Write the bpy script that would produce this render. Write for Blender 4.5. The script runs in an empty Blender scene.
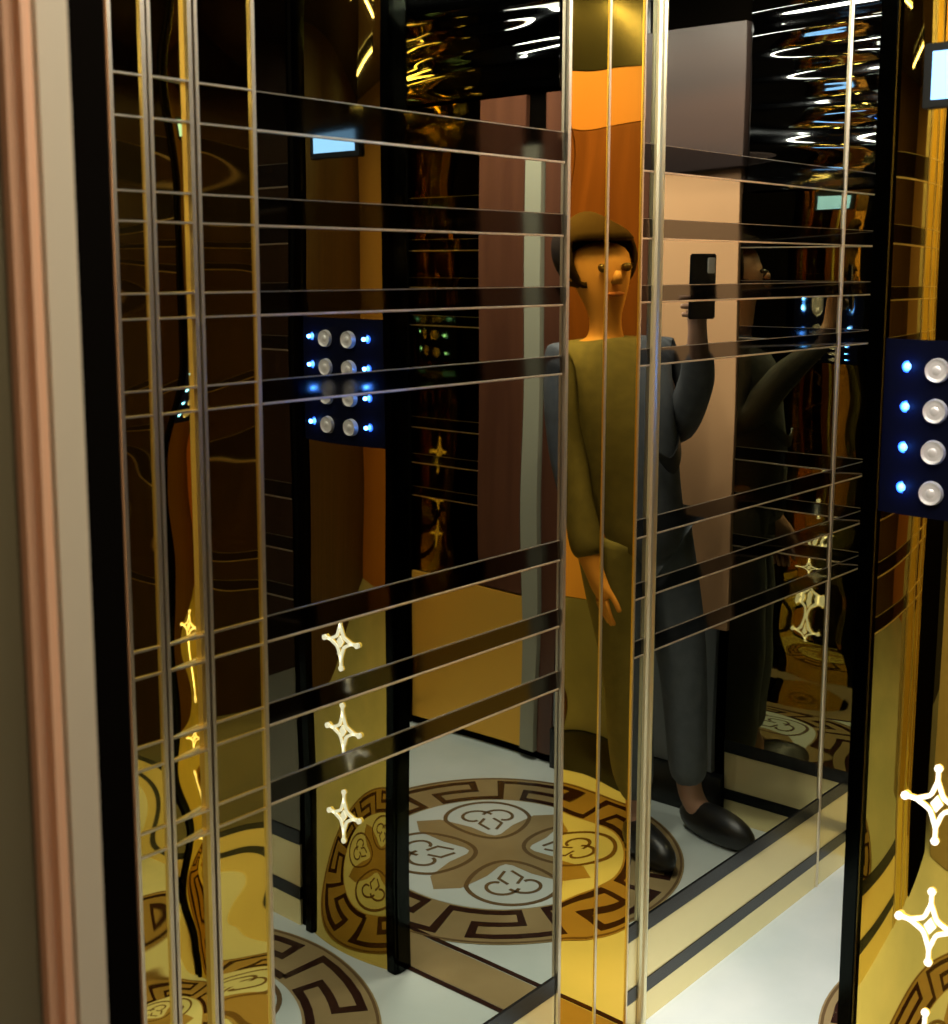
import bpy, bmesh, math, random
from mathutils import Vector, Matrix
random.seed(4)
S = bpy.context.scene
col = S.collection
# ------------------------------------------------------------------ camera, world, lights, exposure
H = 1.5; PITCH = math.atan(185/1290); YAW = math.radians(41.3)
cam = bpy.data.cameras.new('camera'); co = bpy.data.objects.new('camera', cam); col.objects.link(co)
fwd = Vector((math.cos(YAW)*math.cos(PITCH), math.sin(YAW)*math.cos(PITCH), -math.sin(PITCH)))
co.location = (0, 0, H)
co.rotation_euler = fwd.to_track_quat('-Z', 'Y').to_euler()
cam.sensor_fit = 'HORIZONTAL'; cam.sensor_width = 36; cam.lens = 1290/948*36
cam.shift_x = (474-455)/948; cam.shift_y = -(512-455)/948
cam.clip_start = .02
cam.dof.use_dof = True; cam.dof.focus_distance = 2.9; cam.dof.aperture_fstop = 9
S.camera = co
S.view_settings.view_transform = 'Standard'; S.view_settings.look = 'None'
S.view_settings.gamma = 1; S.view_settings.use_curve_mapping = False
S.view_settings.exposure = 0.0
w = bpy.data.worlds.new('world'); S.world = w; w.use_nodes = True
w.node_tree.nodes['Background'].inputs[0].default_value = (.05, .045, .04, 1)
w.node_tree.nodes['Background'].inputs[1].default_value = .3
S.cycles.max_bounces = 24; S.cycles.glossy_bounces = 24; S.cycles.diffuse_bounces = 3
S.cycles.caustics_reflective = False; S.cycles.sample_clamp_indirect = 6
def area(name, loc, sx, sy, power, color=(1, .96, .88), rot=(0, 0, 0)):
    l = bpy.data.lights.new(name, 'AREA'); l.shape = 'RECTANGLE'; l.size = sx; l.size_y = sy
    l.energy = power; l.color = color
    o = bpy.data.objects.new(name, l); o.location = loc; o.rotation_euler = rot; col.objects.link(o)
    return o
W = 1.3077         # plane of the mirrored wall (faces -Y)
XR = 1.87          # front face of the return wall beside the control pillar (faces -X)
XE = 3.03          # end wall of the car
YO = -.24          # wall opposite the mirrored wall
ZC = 2.30          # ceiling

# ------------------------------------------------------------------ materials
def mat(name, color=(.8, .8, .8), rough=.5, metal=0., emit=None, estr=1., spec=.5, coat=0.):
    m = bpy.data.materials.new(name); m.use_nodes = True
    b = m.node_tree.nodes['Principled BSDF']
    b.inputs['Base Color'].default_value = (*color, 1); b.inputs['Roughness'].default_value = rough
    b.inputs['Metallic'].default_value = metal; b.inputs['Specular IOR Level'].default_value = spec
    b.inputs['Coat Weight'].default_value = coat
    if emit:
        b.inputs['Emission Color'].default_value = (*emit, 1); b.inputs['Emission Strength'].default_value = estr
    return m
def noisy(m, scale, c1, c2, detail=4, stretch=(1, 1, 1), lo=.35, hi=.65):
    nt = m.node_tree; b = nt.nodes['Principled BSDF']
    tc = nt.nodes.new('ShaderNodeTexCoord'); mp = nt.nodes.new('ShaderNodeMapping'); n = nt.nodes.new('ShaderNodeTexNoise')
    r = nt.nodes.new('ShaderNodeValToRGB')
    mp.inputs['Scale'].default_value = stretch; n.inputs['Scale'].default_value = scale; n.inputs['Detail'].default_value = detail
    r.color_ramp.elements[0].position = lo; r.color_ramp.elements[0].color = (*c1, 1)
    r.color_ramp.elements[1].position = hi; r.color_ramp.elements[1].color = (*c2, 1)
    nt.links.new(tc.outputs['Object'], mp.inputs[0]); nt.links.new(mp.outputs[0], n.inputs[0])
    nt.links.new(n.outputs[0], r.inputs[0]); nt.links.new(r.outputs[0], b.inputs['Base Color'])
    return m
def wavy(m, scale, strength, dist=.01, stretch=(1, 1, 1)):
    # gentle unevenness of polished sheet metal
    nt = m.node_tree; b = nt.nodes['Principled BSDF']
    tc = nt.nodes.new('ShaderNodeTexCoord'); mp = nt.nodes.new('ShaderNodeMapping'); n = nt.nodes.new('ShaderNodeTexNoise')
    bp = nt.nodes.new('ShaderNodeBump'); mp.inputs['Scale'].default_value = stretch
    n.inputs['Scale'].default_value = scale; n.inputs['Detail'].default_value = 0
    bp.inputs['Strength'].default_value = strength; bp.inputs['Distance'].default_value = dist
    nt.links.new(tc.outputs['Object'], mp.inputs[0]); nt.links.new(mp.outputs[0], n.inputs[0])
    nt.links.new(n.outputs[0], bp.inputs['Height']); nt.links.new(bp.outputs[0], b.inputs['Normal'])
    return m
M = {}
M['mirror'] = wavy(mat('smoked_mirror', (.45, .46, .385), .012, 1), 3, .10)
M['band'] = mat('bevelled_smoked_glass', (.10, .10, .085), .05, 1)
M['bead'] = mat('polished_bead', (.80, .70, .52), .30, 1)
M['fine'] = mat('fine_bead', (.38, .33, .25), .3, 1)
M['pale_bead'] = mat('champagne_bead', (.88, .80, .52), .30, 1)
M['gold'] = wavy(mat('gold_mirror', (.92, .56, .05), .015, 1), 5, .25)
M['gold_olive'] = wavy(mat('olive_gold_mirror', (.78, .58, .13), .02, 1), 4, 1.0, .012, (1, 1, 1.6))
M['gold_brushed'] = mat('brushed_gold', (.95, .52, .07), .5, .5)
M['halo_plate'] = mat('added_halo_plate', (.0015, .002, .008), .5, spec=.05)  # near-black blue diffuse, so only the indicators' blue halo shows on it
M['silver'] = wavy(mat('smoked_silver_mirror', (.46, .48, .52), .03, 1), 3.5, 1.0, .02, (.5, .5, 5))
M['gold_pale'] = mat('pale_gold_mirror', (.95, .80, .40), .22, .55)
M['cop'] = wavy(mat('gold_control_face', (.82, .57, .11), .02, 1), 4, .3)
M['black'] = mat('black_gloss', (.006, .007, .007), .25)
M['black_matt'] = mat('black_matt', (.002, .0015, .001), .9, spec=.0)
M['black_metal'] = mat('black_metal', (.012, .014, .012), .12, 1)
M['dark_mirror'] = wavy(mat('dark_bronze_mirror', (.22, .19, .13), .02, 1), 3, .5)
M['end_mirror'] = wavy(mat('olive_bronze_mirror', (.42, .38, .20), .015, 1), 3, .8, .01, (.5, .5, 2.2))
M['marble'] = noisy(mat('white_marble', rough=.16), 2.2, (.62, .70, .66), (.80, .85, .80), 8)
M['tan'] = noisy(mat('tan_marble', rough=.16), 5, (.33, .24, .11), (.42, .31, .15), 6)
M['key'] = mat('dark_brown_marble', (.035, .014, .010), .16)
M['brown'] = mat('brown_marble', (.16, .10, .045), .18)
M['green'] = mat('dark_green_marble', (.02, .035, .028), .15)
M['peach'] = noisy(mat('peach_stone', rough=.5), 1.6, (.66, .36, .17), (.74, .41, .20), 3)
M['grey'] = noisy(mat('grey_stone', rough=.4), 4, (.17, .19, .20), (.24, .26, .27), 6)
M['maroon'] = noisy(mat('maroon_wood', rough=.3), 3, (.085, .030, .016), (.13, .048, .024), 5, (6, 6, .4))
M['brownwood'] = noisy(mat('brown_wood', rough=.4), 3, (.07, .034, .016), (.11, .052, .026), 5, (6, 6, .4))
M['header'] = noisy(mat('dark_header', rough=.35), 1.2, (.055, .040, .038), (.12, .062, .045), 2, (.4, .4, 3))
M['jamb_a'] = mat('beige_plaster', (.46, .37, .235), .6)
M['jamb_b'] = mat('salmon_paint', (.62, .33, .17), .55)
M['jamb_c'] = mat('olive_paint', (.10, .075, .028), .6)
M['ceil'] = mat('black_ceiling', (.012, .013, .018), .10)
M['chrome'] = mat('brushed_steel', (.80, .76, .74), .38, .55)
M['pale'] = mat('pale_stone', (.36, .34, .24), .4)
M['led'] = mat('blue_led', (.1, .3, 1), .4, emit=(.01, .10, 1), estr=1.6)
M['led_core'] = mat('blue_led_core', (.4, .8, 1), .4, emit=(.10, .38, 1), estr=2.0)
M['star'] = mat('star_light', (1, .95, .8), .4, emit=(1, .93, .72), estr=1.15)
M['screen'] = mat('screen_glow', (.3, .6, 1), .3, emit=(.22, .50, 1), estr=1.5)
M['strip'] = mat('white_led_diffuser', (1, 1, 1), .4, emit=(1, .96, .86), estr=5)
M['warm'] = mat('warm_lamp', (1, .9, .6), .4, emit=(1, .82, .40), estr=6)
M['lampgold'] = mat('lamp_gold', (.8, .6, .25), .2, 1)

# ------------------------------------------------------------------ helpers
def link(name, me, m, parent=None):
    o = bpy.data.objects.new(name, me); col.objects.link(o)
    if m is not None: me.materials.append(m)
    if parent is not None: o.parent = parent
    return o
def tag(o, label=None, cat=None, group=None, kind=None):
    if label: o['label'] = label
    if cat: o['category'] = cat
    if group: o['group'] = group
    if kind: o['kind'] = kind
    return o
def empty(name, loc, label, cat, group=None):
    o = bpy.data.objects.new(name, None); o.location = loc; o.empty_display_size = .05; col.objects.link(o)
    return tag(o, label, cat, group)
def bm_box(bm, x0, x1, y0, y1, z0, z1, bev=0):
    r = bmesh.ops.create_cube(bm, size=1)
    for v in r['verts']:
        v.co = Vector((x0+(v.co.x+.5)*(x1-x0), y0+(v.co.y+.5)*(y1-y0), z0+(v.co.z+.5)*(z1-z0)))
    if bev:
        es = list({e for v in r['verts'] for e in v.link_edges})
        bmesh.ops.bevel(bm, geom=es, offset=bev, segments=2, affect='EDGES')
def fin(bm, name, m, parent=None, smooth=False, off=None):
    bmesh.ops.recalc_face_normals(bm, faces=bm.faces)
    if off is not None: bmesh.ops.translate(bm, verts=bm.verts, vec=-Vector(off))
    me = bpy.data.meshes.new(name); bm.to_mesh(me); bm.free()
    if smooth:
        for p in me.polygons: p.use_smooth = True
    o = link(name, me, m, parent)
    if off is not None and parent is None: o.location = off
    return o
def box(name, x0, x1, y0, y1, z0, z1, m, parent=None, bev=0, off=None):
    bm = bmesh.new(); bm_box(bm, x0, x1, y0, y1, z0, z1, bev)
    return fin(bm, name, m, parent, off=off)
def struct(o): o['kind'] = 'structure'; return o
def bm_prism(bm, pts, mapf, d0, d1):
    """closed outline pts (u,v) extruded between depths d0,d1, mapped by mapf(u,v,d)"""
    a = [bm.verts.new(mapf(u, v, d0)) for u, v in pts]; b = [bm.verts.new(mapf(u, v, d1)) for u, v in pts]
    bm.faces.new(a); bm.faces.new(b[::-1])
    n = len(pts)
    for i in range(n): bm.faces.new((a[i], a[(i+1) % n], b[(i+1) % n], b[i]))
def bm_ribbon(bm, pts, wd, mapf, d0, d1, closed=False):
    """stroke of width wd along pts, mitred"""
    n = len(pts); L = []; R = []
    for i in range(n):
        p = Vector(pts[i])
        a = Vector(pts[i-1]) if (i > 0 or closed) else None
        c = Vector(pts[(i+1) % n]) if (i < n-1 or closed) else None
        t1 = (p-a).normalized() if a is not None else (c-p).normalized()
        t2 = (c-p).normalized() if c is not None else t1
        n1 = Vector((-t1.y, t1.x)); n2 = Vector((-t2.y, t2.x)); m_ = (n1+n2)
        if m_.length < 1e-6: m_ = n1
        m_.normalize(); k = wd/2/max(.4, m_.dot(n1))
        L.append(p+m_*k); R.append(p-m_*k)
    rows = []
    for l, r in zip(L, R):
        rows.append([bm.verts.new(mapf(l.x, l.y, d1)), bm.verts.new(mapf(r.x, r.y, d1)),
                     bm.verts.new(mapf(r.x, r.y, d0)), bm.verts.new(mapf(l.x, l.y, d0))])
    m2 = n if closed else n-1
    for i in range(m2):
        a = rows[i]; b = rows[(i+1) % n]
        for k in range(4): bm.faces.new((a[k], a[(k+1) % 4], b[(k+1) % 4], b[k]))
    if not closed:
        bm.faces.new(rows[0]); bm.faces.new(rows[-1][::-1])

# ------------------------------------------------------------------ room shell
struct(box('floor', -1.4, 3.4, -1.2, 1.75, -.06, 0, M['marble']))
struct(box('ceiling', -1.4, 3.4, -1.2, 1.75, ZC, ZC+.06, M['ceil']))
struct(box('wall_front', .56, XE, W+.012, W+.10, 0, ZC, M['black_matt']))
struct(box('wall_back', -1.4, XR, -1.1, -1.0, 0, ZC, M['brownwood']))
struct(box('wall_left', -1.3, -1.2, -1.0, 1.6, 0, ZC, M['peach']))
struct(box('wall_far', XE+.013, XE+.10, YO-.1, W+.10, 0, ZC, M['black_matt']))
struct(box('wall_opposite', XR+.032, XE+.012, YO-.10, YO-.012, 0, ZC, M['black_matt']))
struct(box('wall_right', XR+.004, XR+.032, -1.0, .790, 0, ZC, M['black_matt']))
# jamb of the landing door, close to the camera on the left
JX, JY = .50, .50*math.tan(math.radians(57.3))
struct(box('trim_1', JX-.030, JX, JY, JY+.44, 0, ZC, M['jamb_a'], bev=.004))
struct(box('trim_2', JX-.050, JX-.030, JY-.008, JY+.44, 0, ZC, M['jamb_b'], bev=.008))
struct(box('trim_3', JX-.24, JX-.050, JY+.006, JY+.44, 0, ZC, M['jamb_c'], bev=.004))
struct(box('trim_5', -1.2, -1.185, -1.0, 1.6, 0, .95, mat('orange_wood', (.55, .20, .05), .4)))
struct(box('door_1', JX+.0, .868, W-.02, W+.012, 0, ZC, M['black_matt']))

# ------------------------------------------------------------------ floor inlay
def arc(cx, cy, r, a0, a1, n):
    return [(cx+r*math.cos(a0+(a1-a0)*i/n), cy+r*math.sin(a0+(a1-a0)*i/n)) for i in range(n+1)]
def disc_pts(r, n=96): return [(r*math.cos(2*math.pi*i/n), r*math.sin(2*math.pi*i/n)) for i in range(n)]
def flat(u, v, d): return (u, v, d)
def medallion(loc, R, label, rot=0):
    t = empty('floor_medallion', loc, label, 'floor inlay', 'round stone medallions set in the floor')
    t.rotation_euler.z = rot
    bm = bmesh.new(); bm_prism(bm, disc_pts(R), flat, 0, .0012); fin(bm, 'border_band', M['tan'], t)
    bm = bmesh.new(); bm_ribbon(bm, disc_pts(R*.985), .006, flat, .0012, .002, True); fin(bm, 'outer_line', M['brown'], t)
    ri = R*.66
    bm = bmesh.new(); bm_prism(bm, disc_pts(ri), flat, .0012, .002); fin(bm, 'centre_disc', M['marble'], t)
    # Greek key
    N = 9; u1 = 2*math.pi/N; r0 = R*.695; dr = R*.235
    pts = []
    unit = [(0, 0), (0, 4), (5, 4), (5, 2), (2, 2), (2, 0), (7, 0)]
    for k in range(N):
        for (a, b), (c, d) in zip(unit[:-1], unit[1:]):
            for s in range(4):
                q = s/4; uu = (a+(c-a)*q)/7; vv = (b+(d-b)*q)/4
                pts.append(((k+uu)*u1, r0+dr*vv))
    # stroke in polar space
    rm = r0+dr/2
    bm = bmesh.new()
    bm_ribbon(bm, [(a*rm, r) for a, r in pts]+[(2*math.pi*rm, r0)], .019*R/.46,
              lambda u, v, d: (v*math.cos(u/rm), v*math.sin(u/rm), d), .0012, .0022)
    fin(bm, 'key_pattern', M['key'], t)
    # tan star across the centre
    bm = bmesh.new(); st = []
    for k in range(32):
        a = 2*math.pi*k/32; c = abs(math.cos(2*a)); st.append(((.26+.62*c**3)*ri*math.cos(a+math.pi/4), (.26+.62*c**3)*ri*math.sin(a+math.pi/4)))
    bm_prism(bm, st, flat, .002, .0026); fin(bm, 'centre_star', M['tan'], t)
    for k in range(4):
        g = bpy.data.objects.new('scroll_cartouche', None); col.objects.link(g); g.parent = t
        g.rotation_euler.z = k*math.pi/2; g.empty_display_size = .03
        bm = bmesh.new(); cxx = ri*.60; a_, b_ = ri*.34, ri*.30; o = []
        for i in range(40):
            q = 2*math.pi*i/40; x = math.cos(q); y = math.sin(q)
            o.append((cxx+a_*x*(1 if x > 0 else 1.15), b_*y*(1-.25*max(0, -x))*1.25))
        bm_ribbon(bm, o, .011*R/.46, flat, .002, .003, True)
        for s in (-1, 1):
            h = []
            for i in range(22):
                q = i/21; ang = -1.2+q*4.6; rr = ri*(.17-.115*q)
                h.append((cxx+ri*.02+rr*math.cos(ang), s*(ri*.12+rr*math.sin(ang))))
            bm_ribbon(bm, h, .009*R/.46, flat, .002, .003)
            bm_ribbon(bm, [(cxx-.22*ri, s*.03*ri), (cxx-.10*ri, s*.10*ri), (cxx+.0*ri, s*.04*ri)], .008*R/.46, flat, .002, .003)
        fin(bm, 'scroll', M['brown'], t).rotation_euler.z = k*math.pi/2
        bpy.data.objects.remove(g)
    return t
medallion((1.37, .60, .0004), .465, 'round tan floor medallion with brown Greek key border before the control pillar', .12)
medallion((2.47, .60, .0004), .475, 'round tan floor medallion with brown Greek key border beyond the control pillar', .72)
tag(box('threshold_band', 1.909, 2.018, -.24, W, .0002, .0014, M['tan'], off=(1.96, .5, 0)), 'tan stone band set in the floor beside the pillar', 'floor band')
bm = bmesh.new()
for x in (1.894, 2.021): bm_box(bm, x, x+.012, -.24, W, .0003, .0022)
tag(fin(bm, 'threshold_line', M['key'], off=(1.96, .5, 0)), 'pair of thin dark lines edging the tan floor band', 'floor lines')

# ------------------------------------------------------------------ mirrored wall
BANDS = [(1.725, 1.677), (1.592, 1.557), (1.472, 1.442), (1.356, 1.326), (1.037, 1.003), (.915, .885), (.803, .772)]
def wall_panel(name, x0, x1, ysurf, label, cat, m, group=None, bands=True, lower=True, axis='Y', sgn=-1, zt=ZC-.02, bandmat=None, zb=None):
    """mirror sheet; axis Y: lies in plane y=ysurf facing sgn*Y, extent x0..x1; axis X likewise"""
    th = .008
    if axis == 'Y':
        B = lambda bm, a, b, d0, d1, z0, z1, bev=0: bm_box(bm, a, b, *sorted((ysurf+sgn*d0, ysurf+sgn*d1)), z0, z1, bev)
        org = Vector(((x0+x1)/2, ysurf, 0))
    else:
        B = lambda bm, a, b, d0, d1, z0, z1, bev=0: bm_box(bm, *sorted((ysurf+sgn*d0, ysurf+sgn*d1)), a, b, z0, z1, bev)
        org = Vector((ysurf, (x0+x1)/2, 0))
    t = empty(name, org, label, cat, group)
    zb = zb if zb is not None else (.21 if lower else .0)
    def part(nm, mm, *rs, bev=0):
        bm = bmesh.new()
        for r in rs: B(bm, *r, bev)
        return fin(bm, nm, mm, t, off=org)
    part('mirror_sheet', m, (x0, x1, -th, 0, zb, zt))
    if bands:
        for zh, zl in BANDS:
            if zh > zt: continue
            # bevelled glass band, leaning a touch
            bm = bmesh.new(); B(bm, x0, x1, 0, .0015, zl, zh)
            bmesh.ops.translate(bm, verts=[v for v in bm.verts if v.co.z > (zl+zh)/2 and abs((v.co.y if axis == 'Y' else v.co.x)-(ysurf+sgn*.0015)) < 1e-5],
                                vec=(Vector((0, -sgn*.0010, 0)) if axis == 'Y' else Vector((-sgn*.0010, 0, 0))))
            b = fin(bm, 'glass_band', bandmat or M['band'], t, off=org)
            part('band_bead', M['bead'], (x0, x1, 0, .0035, zl-.0022, zl+.0012), bev=.0008)
            part('fine_bead', M['fine'], (x0, x1, 0, .0020, zh-.0004, zh+.0008))
    if lower:
        part('skirting_line', M['black'], (x0, x1, -th, .003, .195, .228))
        part('skirting_line', M['black'], (x0, x1, -th, .003, .062, .092))
        part('skirting_panel', M['gold_pale'], (x0, x1, -th, .001, .092, .195))
        part('base_strip', M['gold_pale'], (x0, x1, -th, .002, .0, .062))
    return t
wall_panel('mirror_panel', 1.102, 1.762, W, 'large smoked mirror wall panel between the gold strips and the gold centre column', 'mirror', M['mirror'], 'banded smoked mirror wall panels')
wall_panel('mirror_panel', 2.062, 2.826, W, 'large smoked mirror wall panel between the champagne bead and the control pillar', 'mirror', M['mirror'], 'banded smoked mirror wall panels')
wall_panel('narrow_mirror_strip', 1.994, 2.034, W, 'narrow dark banded mirror strip right of the gold centre column', 'mirror strip', M['mirror'])
wall_panel('narrow_mirror_strip', 2.836, XE, W, 'narrow banded mirror strip at the far corner beside the control pillar', 'mirror strip', M['mirror'])

def vbead(name, x, wd, depth, m, label, cat, group=None, y=None):
    y = W if y is None else y
    bm = bmesh.new(); n = 8
    pts = [(x-wd/2, y)] + [(x-wd/2*math.cos(math.pi*i/n), y-depth*math.sin(math.pi*i/n)) for i in range(1, n)] + [(x+wd/2, y)]
    bm_prism(bm, pts, lambda u, v, d: (u, v, d), 0.0, ZC-.02)
    return tag(fin(bm, name, m, off=(x, y, 0), smooth=False), label, cat, group)
vbead('vertical_bead', 2.048, .026, .014, M['pale_bead'], 'wide champagne half-round bead left of the right mirror panel', 'trim')
vbead('vertical_bead', 2.831, .010, .006, M['bead'], 'thin copper bead on the right edge of the right mirror panel', 'trim')
vbead('vertical_bead', 1.096, .006, .004, M['bead'], 'thin bead between the widest left gold strip and the left mirror panel', 'trim')
vbead('vertical_bead', .874, .008, .006, M['jamb_b'], 'copper coloured bead beside the black door gap', 'trim')
# gold centre column: two flat gold sheets, a seam bead and edge beads
t = empty('gold_column', ((1.764+1.992)/2, W, 0), 'gold mirror column with a central seam between the two large mirror panels', 'column')
o0 = t.location.copy()
for a, b in ((1.772, 1.881), (1.887, 1.990)):
    box('gold_sheet', a, b, W-.004, W+.008, 0, ZC-.02, M['gold'], t, off=o0)
box('seam_bead', 1.881, 1.887, W-.006, W, 0, ZC-.02, M['bead'], t, off=o0)
box('edge_bead', 1.764, 1.772, W-.007, W+.004, 0, ZC-.02, M['bead'], t, off=o0)
box('edge_bead', 1.989, 1.993, W-.007, W+.004, 0, ZC-.02, M['bead'], t, off=o0)
# three slender gold strips on the left
def strip(x0, x1, sag, yaw, tilt, m, label, bands):
    n = 12; t = empty('gold_strip', ((x0+x1)/2, W, 0), label, 'wall strip', 'slender gold mirror strips'); org = t.location.copy()
    bm = bmesh.new(); xc = (x0+x1)/2; hw = (x1-x0)/2; ta = math.tan(yaw); NZ = 24
    fr = []
    for j in range(NZ+1):
        z = (ZC-.02)*j/NZ; row = []
        for i in range(n+1):
            u = -1+2*i/n
            y = W-.006 - sag*(1-u*u) + ta*hw*u + math.tan(tilt)*(z-1.2)*.02
            row.append(bm.verts.new((xc+hw*u, y, z)))
        fr.append(row)
    for j in range(NZ):
        for i in range(n): bm.faces.new((fr[j][i], fr[j][i+1], fr[j+1][i+1], fr[j+1][i]))
    ret = bmesh.ops.extrude_face_region(bm, geom=list(bm.faces))
    for v in ret['geom']:
        if isinstance(v, bmesh.types.BMVert): v.co.y = W+.011
    o = fin(bm, 'gold_face', m, t, off=org, smooth=True)
    o.modifiers.new('es', 'EDGE_SPLIT').split_angle = math.radians(40)
    for z in bands:
        box('cross_line', x0, x1, W-.0085-abs(ta)*hw-max(sag, 0), W-.006+abs(ta)*hw, z-.0012, z+.0012, M['bead'], t, off=org)
    box('edge_bead', x1-.0005, x1+.0055, W-.010, W+.008, 0, ZC-.02, M['bead'], t, off=org)
    box('edge_bead', x0-.0045, x0+.0005, W-.010, W+.008, 0, ZC-.02, M['bead'], t, off=org)
    return t
BZ = [z for b in BANDS for z in b]
strip(.884, .925, .0002, math.radians(-1.5), 0, M['gold_olive'], 'leftmost slender gold mirror strip beside the black door gap', BZ)
strip(.938, .992, .0003, math.radians(7), 0, M['gold_olive'], 'middle of the three slender gold mirror strips', BZ)
strip(1.006, 1.090, -.0004, math.radians(0), 0, M['gold_olive'], 'widest slender gold mirror strip, left of the smoked mirror panel', BZ)

# ------------------------------------------------------------------ control pillar
def star_pts(c, s):
    """four-pointed star outline with concave sides"""
    out = []
    tips = [(0, s*1.08), (s*.95, 0), (0, -s*1.15), (-s*.95, 0)]
    for k in range(4):
        a = Vector(tips[k]); b = Vector(tips[(k+1) % 4])
        for i in range(7):
            q = i/7; p = a.lerp(b, q)
            pull = 1-.36*math.sin(math.pi*q)
            out.append((c[0]+p.x*pull, c[1]+p.y*pull))
    return out
def control_pillar(xf, sgn, yc, hw, label, ps):
    """curved gold control face at x=xf facing sgn*X"""
    t = empty('control_pillar', (xf, yc, 0), label, 'control panel', 'gold lift control pillars'); org = t.location.copy()
    sag = .016
    def face_x(y): return xf+sgn*(.004+sag*(1-((y-yc)/hw)**2))
    bm = bmesh.new(); n = 64; A = []; Bv = []
    for i in range(n+1):
        y = yc-hw+2*hw*i/n
        A.append([bm.verts.new((face_x(y), y, 2.24*j/8)) for j in range(9)])
    for i in range(n):
        for j in range(8): bm.faces.new((A[i][j], A[i+1][j], A[i+1][j+1], A[i][j+1]))
    ret = bmesh.ops.extrude_face_region(bm, geom=list(bm.faces))
    for v in ret['geom']:
        if isinstance(v, bmesh.types.BMVert): v.co.x = xf
    f = fin(bm, 'gold_face', M['cop'], t, off=org, smooth=True)
    md = f.modifiers.new('es', 'EDGE_SPLIT'); md.split_angle = math.radians(40)
    # black side frame
    for s in (1, -1):
        y0, y1 = sorted((yc+s*hw, yc+s*(hw+.024)))
        box('side_frame', *sorted((xf+sgn*.012, xf)), y0, y1, 0, 2.26, M['black_metal'], t, off=org, bev=.002)
    # display
    bm = bmesh.new(); x = face_x(yc)
    bm_box(bm, *sorted((x+sgn*.004, x-sgn*.006)), yc-.075, yc+.075, 1.725, 1.815, .002); fin(bm, 'display_frame', M['black'], t, off=org)
    box('display_screen', *sorted((x+sgn*.0055, x+sgn*.003)), yc-.062, yc+.062, 1.737, 1.803, M['screen'], t, off=org)
    YB, YL = .033, .080
    bm = bmesh.new(); A = []
    for i in range(25):
        y = yc-.118+.236*i/24; x = face_x(y)
        A.append([bm.verts.new((x+sgn*.0012, y, 1.14)), bm.verts.new((x+sgn*.0012, y, 1.40))])
    for i in range(24): bm.faces.new((A[i][0], A[i+1][0], A[i+1][1], A[i][1]))
    ret = bmesh.ops.extrude_face_region(bm, geom=list(bm.faces))
    for v in ret['geom']:
        if isinstance(v, bmesh.types.BMVert): v.co.x -= sgn*.002
    fin(bm, 'added_halo_plate', M['halo_plate'], t, off=org)  # added dark sheet, no real part: catches the blue halo of the indicators
    for z in (1.357, 1.298, 1.238, 1.178):
        for s in (1, -1):
            y = yc+s*YB; x = face_x(y)
            bm = bmesh.new()
            r = bmesh.ops.create_cone(bm, cap_ends=True, segments=32, radius1=.0185, radius2=.0165, depth=.010,
                                      matrix=Matrix.Translation((x+sgn*.004, y, z)) @ Matrix.Rotation(math.radians(90)*sgn, 4, 'Y'))
            top = max([fc for fc in bm.faces if len(fc.verts) > 8], key=lambda fc: sgn*fc.calc_center_median().x)
            bmesh.ops.inset_region(bm, faces=[top], thickness=.004, depth=-.0015)
            bt = fin(bm, 'call_button', M['chrome'], t, off=org)
            # concave spun centre of the button
            bm = bmesh.new(); bmesh.ops.create_uvsphere(bm, u_segments=20, v_segments=10, radius=.0075, matrix=Matrix.Translation((x+sgn*.0065, y, z)) @ Matrix.Diagonal((.35, 1, 1, 1)))
            c = fin(bm, 'button_centre', M['chrome'], bt, off=org, smooth=True)
            y = yc+s*YL; x = face_x(y)
            bm = bmesh.new(); bmesh.ops.create_uvsphere(bm, u_segments=16, v_segments=8, radius=.0062, matrix=Matrix.Translation((x+sgn*.001, y, z+.003)) @ Matrix.Diagonal((.5, 1, 1, 1)))
            fin(bm, 'indicator_light', M['led_core'], t, off=org, smooth=True)
            l = bpy.data.lights.new('indicator_glow', 'POINT'); l.energy = .05; l.color = (.05, .22, 1); l.shadow_soft_size = .004
            lo = bpy.data.objects.new('indicator_glow', l); lo.location = (x+sgn*.012, y, z+.003); col.objects.link(lo)
            if True:
                bm = bmesh.new(); bmesh.ops.create_cone(bm, cap_ends=True, segments=24, radius1=.0085, radius2=.0085, depth=.002,
                    matrix=Matrix.Translation((x+sgn*.0005, y, z+.003)) @ Matrix.Rotation(math.radians(90), 4, 'Y'))
                fin(bm, 'indicator_ring', M['led'], t, off=org)
    for z in (.712, .518, .322):
        x = face_x(yc)
        mp = lambda u, v, d: (x+sgn*d, yc+u, z+v)
        bm = bmesh.new(); s_ = .050
        bm_ribbon(bm, star_pts((0, 0), s_*.66), .0062, mp, -.002, .0035, True)
        for (ux, uy), e in (((0, 1), 1.12), ((1, 0), 1.0), ((0, -1), 1.2), ((-1, 0), 1.0)):
            bm_ribbon(bm, [(ux*s_*.6, uy*s_*.6), (ux*s_*e, uy*s_*e)], .0058, mp, -.002, .0035)
        for a, b in ((0, s_*1.1), (s_*.97, 0), (0, -s_*1.17), (-s_*.97, 0)):
            bm_prism(bm, [(a+.0062*math.cos(q*math.pi/4), b+.0062*math.sin(q*math.pi/4)) for q in range(8)], mp, -.002, .004)
        st = fin(bm, 'star_ornament', M['star'], t, off=org)
        bm = bmesh.new(); bm_prism(bm, [(0, .013), (.009, 0), (0, -.013), (-.009, 0)], mp, -.002, .004)
        fin(bm, 'star_core', M['star'], st, off=org)
    return t
control_pillar(XR, -1, .668, .120, 'curved gold lift control pillar with round call buttons, blue lights and glowing stars, facing the camera side', 1)
control_pillar(XR+.036, 1, .655, .120, 'matching gold control pillar on the hidden far side, facing the end of the car', 0)
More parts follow.
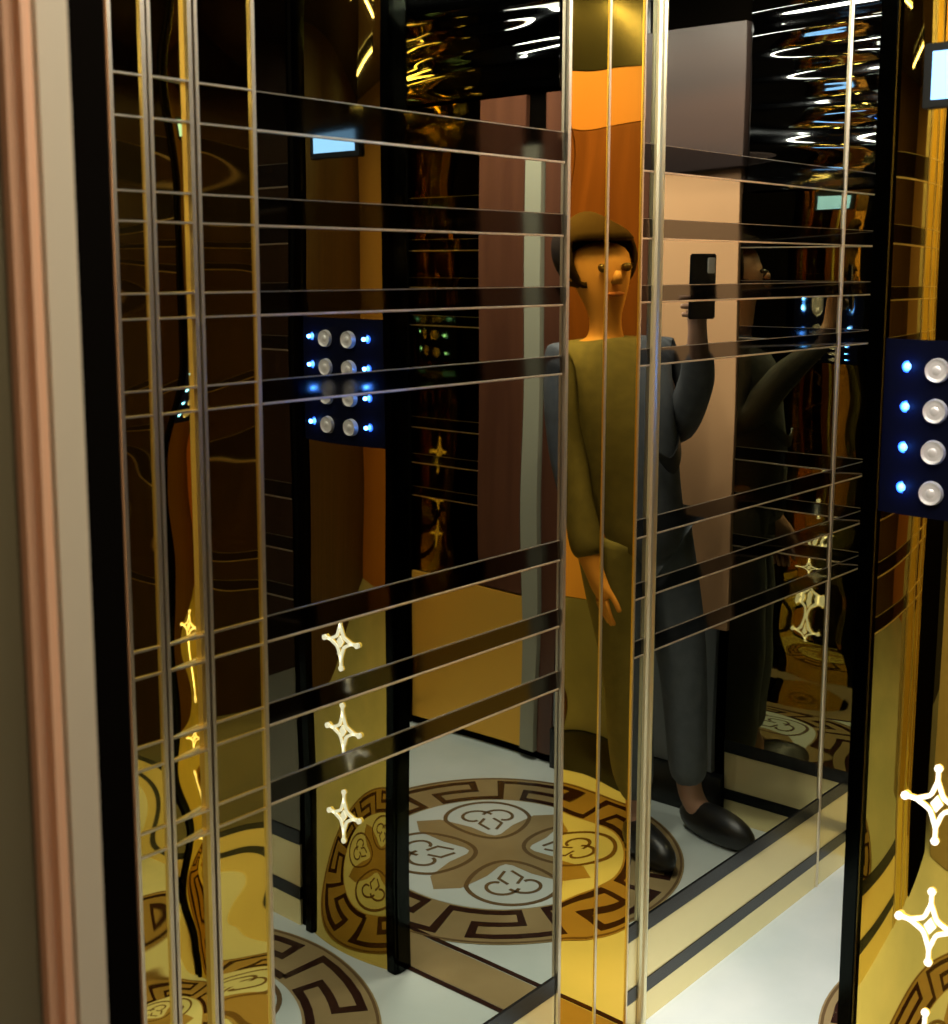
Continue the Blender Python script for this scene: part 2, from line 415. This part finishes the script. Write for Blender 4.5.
# dark mirror cladding of the return wall
def cladding(name, a, b, z0, z1, x, sgn, m, label, cat):
    return tag(box(name, *sorted((x, x-sgn*.012)), a, b, z0, z1, m, off=(x, (a+b)/2, 0)), label, cat)
wall_panel('return_mirror', -.99, .497, XR-.001, 'dark bronze mirror cladding on the camera side of the return wall beside the control pillar', 'mirror', M['dark_mirror'], axis='X', sgn=-1)
struct(box('trim_4', XR-.006, XR+.036, .790, .815, 0, ZC, M['black_metal'], bev=.003))

# ------------------------------------------------------------------ end wall of the car
def epan(name, y0, y1, z0, z1, m, label, cat, d=.006, bev=.001):
    return tag(box(name, XE-d, XE+.012, y0, y1, z0, z1, m, bev=bev, off=(XE, (y0+y1)/2, 0)), label, cat)
wall_panel('end_mirror', .940, W-.004, XE, 'olive bronze mirror panel on the end wall beside the mirrored side wall', 'mirror', M['end_mirror'], axis='X', sgn=-1, zt=1.695)
epan('top_silver_mirror', .960, 1.295, 1.70, 2.27, M['silver'], 'smoked silver mirror sheet at the top of the end wall in the corner', 'mirror', d=.014)
epan('top_silver_mirror', YO+.01, .355, 2.01, 2.27, M['silver'], 'smoked silver mirror sheet above the maroon panel', 'mirror', d=.014)
epan('stone_panel', .662, .936, .535, 1.775, M['peach'], 'tall peach stone panel on the end wall behind the person', 'wall panel')
epan('lower_stone_panel', .362, .660, .535, 1.13, M['peach'], 'low peach stone panel under the brown wood panel on the end wall', 'wall panel')
epan('top_stone_panel', .362, .66, 1.905, 2.05, mat('orange_stone', (.30, .13, .06), .5), 'small orange stone panel high on the end wall', 'wall panel')
epan('grey_stone_panel', .362, .905, .125, .533, M['grey'], 'low grey stone panel under the tall peach panel', 'wall panel')
epan('header_panel', .66, .955, 1.777, 2.12, M['header'], 'dark brown header panel above the tall peach panel', 'wall panel', d=.03)
epan('brown_header_panel', .362, .660, 1.132, 1.903, M['maroon'], 'brown wood panel below the small orange panel on the end wall', 'wall panel')
epan('upper_dark_panel', .362, .658, 2.052, 2.28, M['black'], 'glossy black panel at the top of the end wall', 'wall panel')
epan('end_skirting', .362, .936, 0, .123, M['black'], 'black skirting under the grey stone panel', 'skirting', d=.022)
epan('maroon_panel', .062, .228, .52, 2.0, M['maroon'], 'tall maroon wood panel left of the pale pilaster', 'wall panel')
epan('pale_pilaster', .240, .296, .03, 1.90, M['pale'], 'pale stone pilaster beside the maroon panel', 'pilaster', d=.02)
epan('wood_panel', .300, .358, .03, 2.0, M['maroon'], 'narrow brown wood panel right of the pale pilaster', 'wall panel')
wall_panel('dark_end_mirror', YO+.002, .060, XE, 'dark bronze mirror panel in the far corner of the end wall', 'mirror', M['dark_mirror'], axis='X', sgn=-1, zt=2.0, zb=.52, lower=False)
epan('gold_low_panel', YO+.002, .238, .03, .515, M['gold_brushed'], 'low brushed gold panel along the foot of the end wall', 'wall panel')
wall_panel('opposite_mirror', XR+.04, 2.62, YO, 'dark bronze mirror panel on the wall opposite the mirrored wall', 'mirror', M['dark_mirror'], axis='Y', sgn=1)
wall_panel('opposite_gold_panel', 2.63, XE-.02, YO, 'gold mirror panel on the opposite wall near the end of the car', 'mirror', M['gold'], axis='Y', sgn=1, bands=False)

# ------------------------------------------------------------------ ceiling lights
def bar_light(x, y, L, ang, label, power):
    t = empty('bar_light', (x, y, ZC), label, 'ceiling light', 'white bar lights in the black ceiling')
    t.rotation_euler.z = ang
    bm = bmesh.new(); bm_box(bm, -L/2-.01, L/2+.01, -.022, .022, -.022, -.001, .004); fin(bm, 'housing', M['lampgold'], t)
    bm = bmesh.new(); bm_box(bm, -L/2, L/2, -.014, .014, -.026, -.021, .002); fin(bm, 'diffuser', M['strip'], t)
    if power:
        a = area('bar_light_glow', (x, y, ZC-.032), L, .03, power, rot=(0, 0, ang))
    return t
for i, (x, y, L, ang, p) in enumerate([(2.2, .95, .5, .1, 12), (2.35, .62, .5, -.12, 12), (2.55, .30, .5, .15, 12), (2.85, 1.05, .3, 1.4, 5), (2.8, .1, .3, 1.2, 4),
                                       (.9, .75, .6, .1, 10), (.7, .2, .6, -.1, 10), (1.3, .35, .5, .25, 10), (-.3, -.3, .6, 1.2, 5), (1.5, 1.08, .4, .05, 2), (.95, 1.10, .4, .1, 2)]):
    bar_light(x, y, L, ang, ['white bar light nearest the mirrored wall in the car', 'white bar light over the far medallion', 'white bar light right of the far medallion',
      'short white bar light in the far corner by the mirrored wall', 'short white bar light in the far corner by the opposite wall', 'white bar light over the landing by the gold strips',
      'white bar light over the camera side of the landing', 'white bar light over the near medallion', 'white bar light behind the camera', 'white bar light hugging the mirrored wall before the pillar', 'white bar light close in front of the gold strips'][i], p)
k = 0
for cxy, r, n in (((2.45, .6), .52, 10), ((1.1, .3), .5, 8)):
    for i in range(n):
        a = 2*math.pi*i/n; x = cxy[0]+r*math.cos(a); y = cxy[1]+r*math.sin(a)
        if x > XE-.05 or y < YO+.05 and x > XR or XR-.05 < x < XR+.15: continue
        t = empty('downlight', (x, y, ZC), 'small round downlight in the ring over the %s medallion' % ('far' if cxy[0] > 2 else 'near'), 'ceiling light', 'small downlights over the %s medallion' % ('far' if cxy[0] > 2 else 'near'))
        bm = bmesh.new(); bmesh.ops.create_cone(bm, cap_ends=True, segments=24, radius1=.022, radius2=.03, depth=.014, matrix=Matrix.Translation((0, 0, -.008))); fin(bm, 'ring', M['lampgold'], t)
        bm = bmesh.new(); bmesh.ops.create_cone(bm, cap_ends=True, segments=20, radius1=.014, radius2=.016, depth=.006, matrix=Matrix.Translation((0, 0, -.017))); fin(bm, 'lens', M['strip'], t)
# wall lamp on the landing
t = empty('wall_lamp', (-1.2, .35, 1.9), 'tall warm wall lamp on the peach landing wall', 'wall lamp')
bm = bmesh.new(); bm_box(bm, 0, .02, -.05, .05, -.18, .18, .004); fin(bm, 'back_plate', M['lampgold'], t)
bm = bmesh.new(); bm_box(bm, .02, .07, -.035, .035, -.15, .15, .012); fin(bm, 'shade', M['warm'], t)

# ------------------------------------------------------------------ person in the far part of the car

def skin(name, pts, edges, m, parent=None, sub=2, extra=None):
    me = bpy.data.meshes.new(name); me.from_pydata([p[:3] for p in pts], edges, []); me.update()
    o = link(name, me, m, parent)
    sk = o.modifiers.new('skin', 'SKIN'); sk.use_smooth_shade = True
    lay = me.skin_vertices[0].data if me.skin_vertices else None
    if lay is None:
        bpy.context.view_layer.objects.active = o
        bm = bmesh.new(); bm.from_mesh(me); bm.verts.layers.skin.verify(); bm.to_mesh(me); bm.free()
        lay = me.skin_vertices[0].data
    for i, p in enumerate(pts):
        r = p[3]; lay[i].radius = r if isinstance(r, tuple) else (r, r); lay[i].use_root = (i == 0)
    sb = o.modifiers.new('sub', 'SUBSURF'); sb.levels = sub; sb.render_levels = sub
    return o
def chain(a, b, c=None):
    return [(i, i+1) for i in range(a, b)]
SK = mat('skin', (.55, .30, .19), .5); HAIR = mat('dark_hair', (.03, .018, .012), .85, spec=.1)
SHIRT = noisy(mat('grey_jersey', rough=.8), 30, (.075, .078, .085), (.10, .103, .11)); TRO = noisy(mat('grey_trousers', rough=.8), 30, (.13, .145, .16), (.16, .175, .19))
SHOE = mat('black_shoe', (.01, .01, .01), .35)
PX, PY = 2.82, .885; PR = math.radians(20)
P = empty('person', (PX, PY, .0035), 'person in grey top with black curved mark, holding up a phone by end wall', 'person')
P.rotation_euler.z = PR; P.scale = (.95, .95, .95)
b = [(0, 0, .92, .115), (0, .005, 1.02, .105), (0, .01, 1.16, .115), (0, .0, 1.30, .105), (0, -.005, 1.39, .052), (0, .01, 1.45, .044),   # 0-5 torso, neck
     (0, .022, 1.505, (.054, .066)), (0, .015, 1.58, (.076, .088)), (0, .005, 1.645, (.060, .07)),                                            # 6-8 head
     (.14, -.01, 1.345, .052), (.17, .02, 1.12, .042), (.13, .20, 1.30, .034), (.085, .285, 1.43, .024), (.08, .30, 1.49, .026),              # 9-13 right arm raised
     (-.14, -.01, 1.345, .052), (-.18, .0, 1.10, .042), (-.205, .06, .88, .032), (-.205, .08, .81, .024), (-.20, .095, .75, .026),         # 14-18 left arm
     (.085, 0, .86, .085), (.095, .015, .50, .058), (.10, -.01, .10, .038), (.115, .03, .045, .036), (.13, .13, .03, .026),                   # 19-23
     (-.085, 0, .86, .085), (-.095, .015, .50, .058), (-.10, -.01, .10, .038), (-.115, .03, .045, .036), (-.13, .13, .03, .026)]             # 24-28
e = chain(0, 8)+[(3, 9), (9, 10), (10, 11), (11, 12), (12, 13), (3, 14), (14, 15), (15, 16), (16, 17), (17, 18), (0, 19), (19, 20), (20, 21), (21, 22), (22, 23), (0, 24), (24, 25), (25, 26), (26, 27), (27, 28)]
def fing(base, seq, r=.0085):
    i = len(b); prev = base
    for k, p in enumerate(seq):
        b.append((*p, r*(1-.12*k))); e.append((prev, i+k)); prev = i+k
# right hand closes round the phone, left hand hangs relaxed
for k, (z, L) in enumerate(((1.525, 1.0), (1.505, 1.08), (1.485, 1.0), (1.465, .82))):
    fing(13, [(.060-.004*k, .318, z), (.028, .330*1, z+.002), (.012, .325-.004*L, z+.003)])
fing(13, [(.105, .302, 1.515), (.122, .318, 1.530), (.118, .332, 1.548)], .0095)
for k, (y, L) in enumerate(((.118, .95), (.103, 1.05), (.088, 1.0), (.073, .8))):
    fing(18, [(-.200, y, .715), (-.196, y+.004, .715-.028*L), (-.186, y+.006, .715-.050*L)])
fing(18, [(-.185, .125, .745), (-.178, .138, .722), (-.175, .143, .702)], .0095)
body = skin('body', b, e, SK, P)
# face
bm = bmesh.new()
for x in (-.030, .030):
    bmesh.ops.create_uvsphere(bm, u_segments=12, v_segments=8, radius=.0105, matrix=Matrix.Translation((x, .088, 1.582)))
fin(bm, 'eye', mat('eye', (.05, .03, .02), .2), P, smooth=True)
bm = bmesh.new(); bmesh.ops.create_cone(bm, cap_ends=True, segments=10, radius1=.013, radius2=.005, depth=.030, matrix=Matrix.Translation((0, .098, 1.560)) @ Matrix.Rotation(math.radians(-18), 4, 'X'))
fin(bm, 'nose', SK, P, smooth=True)
bm = bmesh.new(); bmesh.ops.create_uvsphere(bm, u_segments=14, v_segments=8, radius=.024, matrix=Matrix.Translation((0, .082, 1.518)) @ Matrix.Diagonal((1, .35, .3, 1)))
fin(bm, 'mouth', mat('lip', (.40, .14, .11), .4), P, smooth=True)
for x in (-.079, .079):
    bm = bmesh.new(); bmesh.ops.create_uvsphere(bm, u_segments=12, v_segments=8, radius=.028, matrix=Matrix.Translation((x, .0, 1.57)) @ Matrix.Diagonal((.35, .6, 1, 1)))
    fin(bm, 'ear', SK, P, smooth=True)
bm = bmesh.new(); bmesh.ops.create_uvsphere(bm, u_segments=28, v_segments=18, radius=.098, matrix=Matrix.Translation((0, -.006, 1.612)) @ Matrix.Diagonal((.92, 1.06, 1.0, 1)))
bmesh.ops.delete(bm, geom=[v for v in bm.verts if (v.co.y > .045 and v.co.z < 1.635) or v.co.z < 1.535], context='VERTS')
h = fin(bm, 'hair', HAIR, P, smooth=True); md = h.modifiers.new('s', 'SOLIDIFY'); md.thickness = .012; md.offset = 1
sh = [(0, 0, .77, .150), (0, .003, .93, .148), (0, .01, 1.10, .150), (0, 0, 1.30, .118), (0, -.003, 1.392, .064),
      (.145, -.01, 1.345, .065), (.17, .02, 1.12, .054), (.13, .20, 1.30, .046), (.098, .262, 1.395, .038),
      (-.145, -.01, 1.345, .065), (-.18, 0, 1.10, .054), (-.205, .06, .88, .042), (-.205, .072, .84, .038)]
skin('shirt', sh, chain(0, 4)+[(3, 5), (5, 6), (6, 7), (7, 8), (3, 9), (9, 10), (10, 11), (11, 12)], SHIRT, P)
tr = [(0, 0, .93, .112), (.088, 0, .84, .100), (.097, .015, .50, .074), (.10, -.01, .12, .060), (-.088, 0, .84, .100), (-.097, .015, .50, .074), (-.10, -.01, .12, .060)]
skin('trousers', tr, [(0, 1), (1, 2), (2, 3), (0, 4), (4, 5), (5, 6)], TRO, P)
for s in (-1, 1):
    bm = bmesh.new(); bmesh.ops.create_uvsphere(bm, u_segments=20, v_segments=12, radius=1, matrix=Matrix.Translation((s*.122, .075, .036)) @ Matrix.Rotation(-s*.12, 4, 'Z') @ Matrix.Diagonal((.048, .135, .058, 1)))
    for v in bm.verts: v.co.z = max(.0, v.co.z)
    fin(bm, 'shoe', SHOE, P, smooth=True)
# curved black mark across the chest, following the shirt
bm = bmesh.new(); up = []; lo_ = []
for i in range(19):
    q = i/18; a = math.radians(-4+64*q); R_ = .151
    z = 1.11-.045*math.sin(math.pi*min(1, q*2.4)*.5)+.12*max(0, q-.26)**1.15; hw_ = .023*math.sin(math.pi*min(1, q*.93+.07))**.6
    up.append((R_*math.sin(a), R_*math.cos(a)+.01, z+hw_)); lo_.append((R_*math.sin(a), R_*math.cos(a)+.01, z-hw_))
U = [bm.verts.new(p) for p in up]; Lw = [bm.verts.new(p) for p in lo_]
for i in range(18): bm.faces.new((U[i], U[i+1], Lw[i+1], Lw[i]))
mk = fin(bm, 'curved_mark', SHOE, P); md = mk.modifiers.new('s', 'SOLIDIFY'); md.thickness = .004
# the person leans back a little: shift every part with height
inv = Matrix.Rotation(-PR, 4, 'Z'); LD = inv @ Vector((-.66, -.75, 0))
def lean(z): return LD*.21*max(0, z/1.5)**1.3
for o in list(P.children):
    for v in o.data.vertices: v.co += lean(v.co.z)
# phone in the raised hand
ph = empty('phone', (0, 0, 0), 'black phone held up in front of the face in the raised hand', 'phone')
Mw = Matrix.Translation((PX, PY, .0035)) @ Matrix.Rotation(PR, 4, 'Z') @ Matrix.Scale(.95, 4)
ph.location = Mw @ (Vector((.062, .343, 1.535))+lean(1.49)); ph.rotation_euler = (0, 0, PR)
bm = bmesh.new(); bm_box(bm, -.038, .038, -.004, .004, -.075, .075, .003); fin(bm, 'case', M['black'], ph)
bm = bmesh.new(); bm_box(bm, .010, .032, .0035, .0060, .030, .066, .002); fin(bm, 'camera_plate', M['chrome'], ph)
